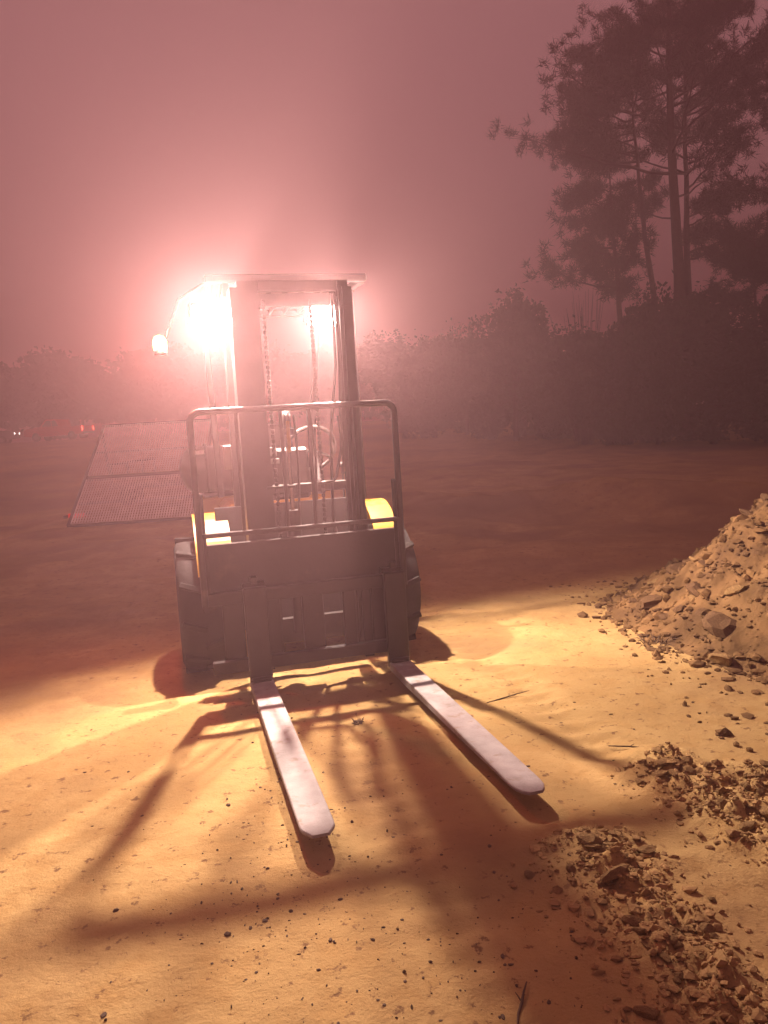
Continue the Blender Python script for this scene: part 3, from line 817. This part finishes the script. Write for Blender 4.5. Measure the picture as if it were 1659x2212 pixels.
def pine(loc, path, r0, branches, label, tuft=0.27, seed=1, blades=48):
    """path: list of (dx, dy, z) for the trunk; branches: list of (z, azimuth, length, rise, density)"""
    rr = np.random.default_rng(seed); rd = random.Random(seed)
    o = empty('pine_tree', loc); tag(o, label, 'pine tree', 'pines beyond the field')
    P = np.array(path, float); zs = P[:, 2]
    def at(z): return Vector((np.interp(z, zs, P[:, 0]), np.interp(z, zs, P[:, 1]), z))
    top = zs[-1]
    mb = MB(); zz = np.linspace(zs[0], top, 16)
    mb.tube([at(z) + Vector((rd.uniform(-.04, .04), rd.uniform(-.04, .04), 0)) for z in zz], [max(0.02, r0 * (1 - 0.85 * ((z - zs[0]) / (top - zs[0])) ** 1.2)) for z in zz], 9)
    C = []; D = []
    def tufts(p, n_, spread, out):
        for _ in range(n_):
            c = np.array(p) + rr.normal(size=3) * spread * np.array([1, 1, 0.55])
            k = blades
            d = rr.normal(size=(k, 3)); d /= np.linalg.norm(d, axis=1, keepdims=True); d[:, 2] += 0.25
            d += 0.35 * np.array(out)
            C.append(c + d * tuft * 0.12 + rr.normal(size=(k, 3)) * 0.075); D.append(d)
    for (z, az, L, rise, dens) in branches:
        b0 = at(z); out = Vector((math.cos(az), math.sin(az), 0))
        side = Vector((-out.y, out.x, 0)); pts_ = [b0]; n_ = 6; bend = rd.uniform(-0.25, 0.25)
        for k in range(1, n_ + 1):
            t = k / n_
            pts_.append(b0 + out * L * t + side * bend * L * t * t + Vector((0, 0, L * (rise * t + 0.22 * t * t))) + Vector((rd.uniform(-.06, .06), rd.uniform(-.06, .06), rd.uniform(-.08, .08))))
        mb.tube(pts_, [0.045 * (0.5 + L / 5) * (1 - 0.8 * k / n_) + 0.006 for k in range(n_ + 1)], 5)
        for k in range(2, n_ + 1):
            t = k / n_
            if rd.random() > dens + 0.35 * t: continue
            ns = rd.randint(2, 4)
            for _ in range(ns):
                sl = L * rd.uniform(0.10, 0.30) + 0.2
                a2 = az + bend + rd.uniform(-1.2, 1.2)
                e = pts_[k] + Vector((math.cos(a2) * sl, math.sin(a2) * sl, rd.uniform(-0.05, 0.55) * sl))
                mb.tube([pts_[k], (pts_[k] + e) / 2 + Vector((0, 0, 0.04)), e], [0.018, 0.012, 0.006], 4)
                tufts(e, 2, 0.16 + 0.05 * L, (e - b0).normalized())
                if rd.random() < 0.6: tufts((pts_[k] + e) / 2, 1, 0.15, out)
        tufts(pts_[-1], 2, 0.2, out)
    mb.build('trunk', M_BARK, o)
    v, f = tri_leaves(np.concatenate(C), np.concatenate(D), tuft, 0.036, rr)
    big_mesh('crown', v, f, M_NEEDLE, o)
    return o
def rand_branches(rd, n_, z0, z1, l0, l1, rise0, rise1, dens, az=None, spread=3.14):
    b = []
    for k in range(n_):
        t = (k + rd.random()) / n_; z = z0 + (z1 - z0) * t
        a = (az if az is not None else rd.uniform(0, 6.28)) + (rd.uniform(-spread, spread) if az is not None else 0)
        prof = math.sin(math.pi * min(1, 0.25 + 0.75 * t)) ** 0.6
        b.append((z, a, (l0 + (l1 - l0) * rd.random()) * max(0.3, prof), rd.uniform(rise0, rise1), dens))
    return b
rd = random.Random(5)
D = 33.0
g0 = gz(12.9, D)
# tallest pine: bare lower trunk, broad top
br = rand_branches(rd, 36, 11.8, 20.6, 2.6, 4.6, 0.0, 0.4, 0.5) + [(11.2, 3.0, 5.3, 0.18, 0.3), (13.2, 3.3, 4.3, 0.12, 0.4), (11.2, 0.4, 3.4, 0.15, 0.3), (10.2, 0.5, 2.8, 0.25, 0.3), (9.4, 2.8, 1.6, 0.2, 0.3), (8.2, 5.0, 1.5, 0.0, 0.4)]
pine((12.95, D, g0 - 0.2), [(0.15, 0, 0), (0, 0, 6), (-0.15, 0, 10), (-0.25, 0.1, 15), (-0.1, 0, 21)], 0.29, br, 'tallest pine with a thick bare lower trunk and broad dark crown', seed=3)
br = rand_branches(rd, 22, 10.8, 18.6, 1.9, 3.5, 0.0, 0.4, 0.45) + rand_branches(rd, 6, 7.6, 10.4, 1.5, 3.2, 0.0, 0.3, 0.35, 0.1, 0.8)
pine((13.9, D + 1.5, g0 - 0.2), [(0.1, 0, 0), (0.02, 0, 7), (0, 0, 12), (0.1, 0.1, 19)], 0.19, br, 'slim straight pine close beside the tallest pine, branches to one side', seed=4)
br = rand_branches(rd, 24, 11.4, 16.4, 1.6, 3.2, 0.0, 0.4, 0.55, 2.9, 1.9) + rand_branches(rd, 3, 9.6, 11.2, 0.9, 1.6, 0.0, 0.3, 0.3)
pine((12.3, D + 0.5, g0 - 0.2), [(0.2, 0, 0), (-0.1, 0, 5), (-0.75, 0, 10.5), (-1.1, 0, 16.6)], 0.16, br, 'leaning pine whose trunk tilts away from the tallest pine', seed=6)
br = rand_branches(rd, 20, 6.0, 10.4, 1.2, 2.9, -0.05, 0.3, 0.45, 3.0, 2.2)
pine((10.2, D - 1.0, g0 - 0.2), [(0.2, 0, 0), (-0.1, 0, 6), (-0.35, 0, 11)], 0.17, br, 'short pine with a low rounded crown at the edge of the pine stand', seed=8)
br = rand_branches(rd, 28, 6.2, 14.5, 1.6, 3.4, -0.1, 0.3, 0.5)
pine((17.4, D - 2.0, g0 - 0.2), [(0, 0, 0), (0, 0, 8), (0.2, 0, 15)], 0.2, br, 'dense dark pine standing apart with branches nearly to the ground', seed=9)
br = rand_branches(rd, 15, 5.2, 8.0, 0.9, 2.1, -0.1, 0.3, 0.5)
pine((14.9, D - 2.5, g0 - 0.2), [(0, 0, 0), (0, 0, 8.4)], 0.10, br, 'young bushy pine under the branches of the slim pine', seed=10)

def leafy(name, loc, h, rx, label, cat, group, seed, nl=9000, leaf=0.16, mtl=None, lobes=9, low=0.25):
    rr = np.random.default_rng(seed); rd = random.Random(seed)
    o = empty(name, loc); tag(o, label, cat, group)
    mb = MB()
    mb.tube([(0, 0, -0.3), (0.05, 0, h * 0.25), (-0.05, 0.05, h * 0.5)], [0.035 * h ** 0.7, 0.028 * h ** 0.7, 0.012 * h ** 0.7], 7)
    C = []
    lob = [(0, 0, h * 0.62, rx * 0.62, h * 0.36)]
    for k in range(lobes):
        a = rd.uniform(0, 6.28); q = rx * rd.uniform(0.35, 0.75); zc = h * rd.uniform(low, 0.80)
        lob.append((q * math.cos(a), q * math.sin(a), zc, rx * rd.uniform(0.28, 0.48), h * rd.uniform(0.12, 0.24)))
    tot = sum(l[3] ** 2 for l in lob)
    for (x, y, z, ra, rz) in lob:
        k = int(nl * ra * ra / tot)
        d = rr.normal(size=(k, 3)); d /= np.linalg.norm(d, axis=1, keepdims=True)
        rad_ = rr.uniform(0.25, 1, (k, 1)) ** 0.45 * (1 + 0.13 * rr.normal(size=(k, 1)) * (rr.random((k, 1)) < 0.35))
        p = d * rad_ * np.array([ra, ra, rz]) + np.array([x, y, z])
        p = p + 0.12 * np.sin(p * 5.3 + seed)
        C.append(p)
        mb.tube([(0, 0, h * 0.3), (x * 0.5, y * 0.5, (h * 0.3 + z) / 2 + 0.1), (x, y, z)], [0.02 * h ** 0.5, 0.014 * h ** 0.5, 0.006], 5)
    mb.build('trunk', M_BARK, o)
    C = np.concatenate(C); C = C[C[:, 2] > 0.05]
    v, f = quad_leaves(C, leaf, rr)
    big_mesh('crown', v, f, mtl or M_LEAF, o)
    return o
HG = 'bushes of the dark hedge line'
HL = 'dense dark rounded bush in the hedge line below the pines'
spots = [(3.1, 43, 5.6, 2.6), (5.0, 44, 6.2, 2.5), (6.7, 38, 7.2, 2.0), (8.2, 40, 6.2, 2.4), (9.6, 32, 4.7, 2.2), (11.2, 31, 6.4, 2.0), (13.0, 30, 5.9, 2.4), (14.8, 29.5, 5.3, 2.1), (16.4, 28.5, 6.2, 2.2), (18.2, 29, 6.2, 2.4), (1.2, 47, 6.0, 2.8), (20.5, 31, 6.5, 2.6), (12.0, 35, 5.6, 2.5), (9.2, 36, 5.4, 2.4)]
protos = []
for i in range(4):
    x, y, h, r_ = spots[i]
    protos.append((leafy('hedge_bush', (x, y, gz(x, y)), h, r_, HL, 'bush', HG, 50 + i, 26000, 0.11, M_LEAF if i % 2 else M_LEAF2, 14, 0.06), h, r_))
for i, (x, y, h, r_) in enumerate(spots[4:]):
    p, hh, rr_ = protos[i % 4]
    c = copy_tree(p); c.location = (x, y, gz(x, y)); c.rotation_euler = (0, 0, random.uniform(0, 6.28)); c.scale = (r_ / rr_, r_ / rr_, h / hh)
# thin bare shrub between the hedge and the pines
mb = MB()
for k in range(60):
    a = random.uniform(0, 6.28); q = random.uniform(0, 0.9); hh = random.uniform(3.4, 6.6)
    mb.tube([(q * math.cos(a) * 0.4, q * math.sin(a) * 0.4, 0), (q * math.cos(a), q * math.sin(a), hh * 0.5), (q * math.cos(a) * 1.6 + random.uniform(-.3, .3), q * math.sin(a) * 1.6, hh)], [0.02, 0.013, 0.005], 4)
tp = mb.build('bare_shrub', M_BARK); tp.location = (8.9, 33.5, gz(8.9, 33.5)); tag(tp, 'thin bare twiggy shrub rising above the hedge beside the short pine', 'shrub')
FG = 'trees of the misty far tree line'
FLB = 'pale misty broadleaf tree in the far tree line across the field'
far = [(-46, 84, 11, 5.0), (-39.5, 80, 9.2, 4.2), (-35, 82, 9.8, 4.4), (-30, 79, 8.4, 4.2), (-25.5, 81, 9.0, 4.6), (-20.5, 80, 9.6, 4.6), (-15.5, 82, 9.4, 4.6), (-10.5, 79, 8.6, 4.4), (-5, 81, 8.6, 4.6), (0.5, 80, 8.2, 4.6), (5.5, 78, 8.0, 4.4), (-52, 82, 10, 5)]
fp = []
for i in range(3):
    x, y, h, r_ = far[i]
    fp.append((leafy('far_tree', (x, y, gz(x, y)), h, r_, FLB, 'tree', FG, 80 + i, 12000, 0.30, M_LEAF2, 12, 0.2), h, r_))
for i, (x, y, h, r_) in enumerate(far[3:]):
    p, hh, rr_ = fp[i % 3]
    c = copy_tree(p); c.location = (x, y, gz(x, y)); c.rotation_euler = (0, 0, random.uniform(0, 6.28)); c.scale = (r_ / rr_, r_ / rr_, h / hh)

# ------------------------------------------------------------------ haze
hz = MB().box(-300, 300, -90, 360, -3, 26).build('haze', bpy.data.materials.new('haze'))
hm = hz.data.materials[0]; hm.use_nodes = True; hm.node_tree.nodes.clear()
ho = hm.node_tree.nodes.new('ShaderNodeOutputMaterial'); pv = hm.node_tree.nodes.new('ShaderNodeVolumePrincipled')
pv.inputs['Color'].default_value = HAZE_COL; pv.inputs['Density'].default_value = HAZE_D; pv.inputs['Anisotropy'].default_value = HAZE_G
hm.node_tree.links.new(pv.outputs['Volume'], ho.inputs['Volume'])
hz.display_type = 'WIRE'
tag(hz, kind='stuff')
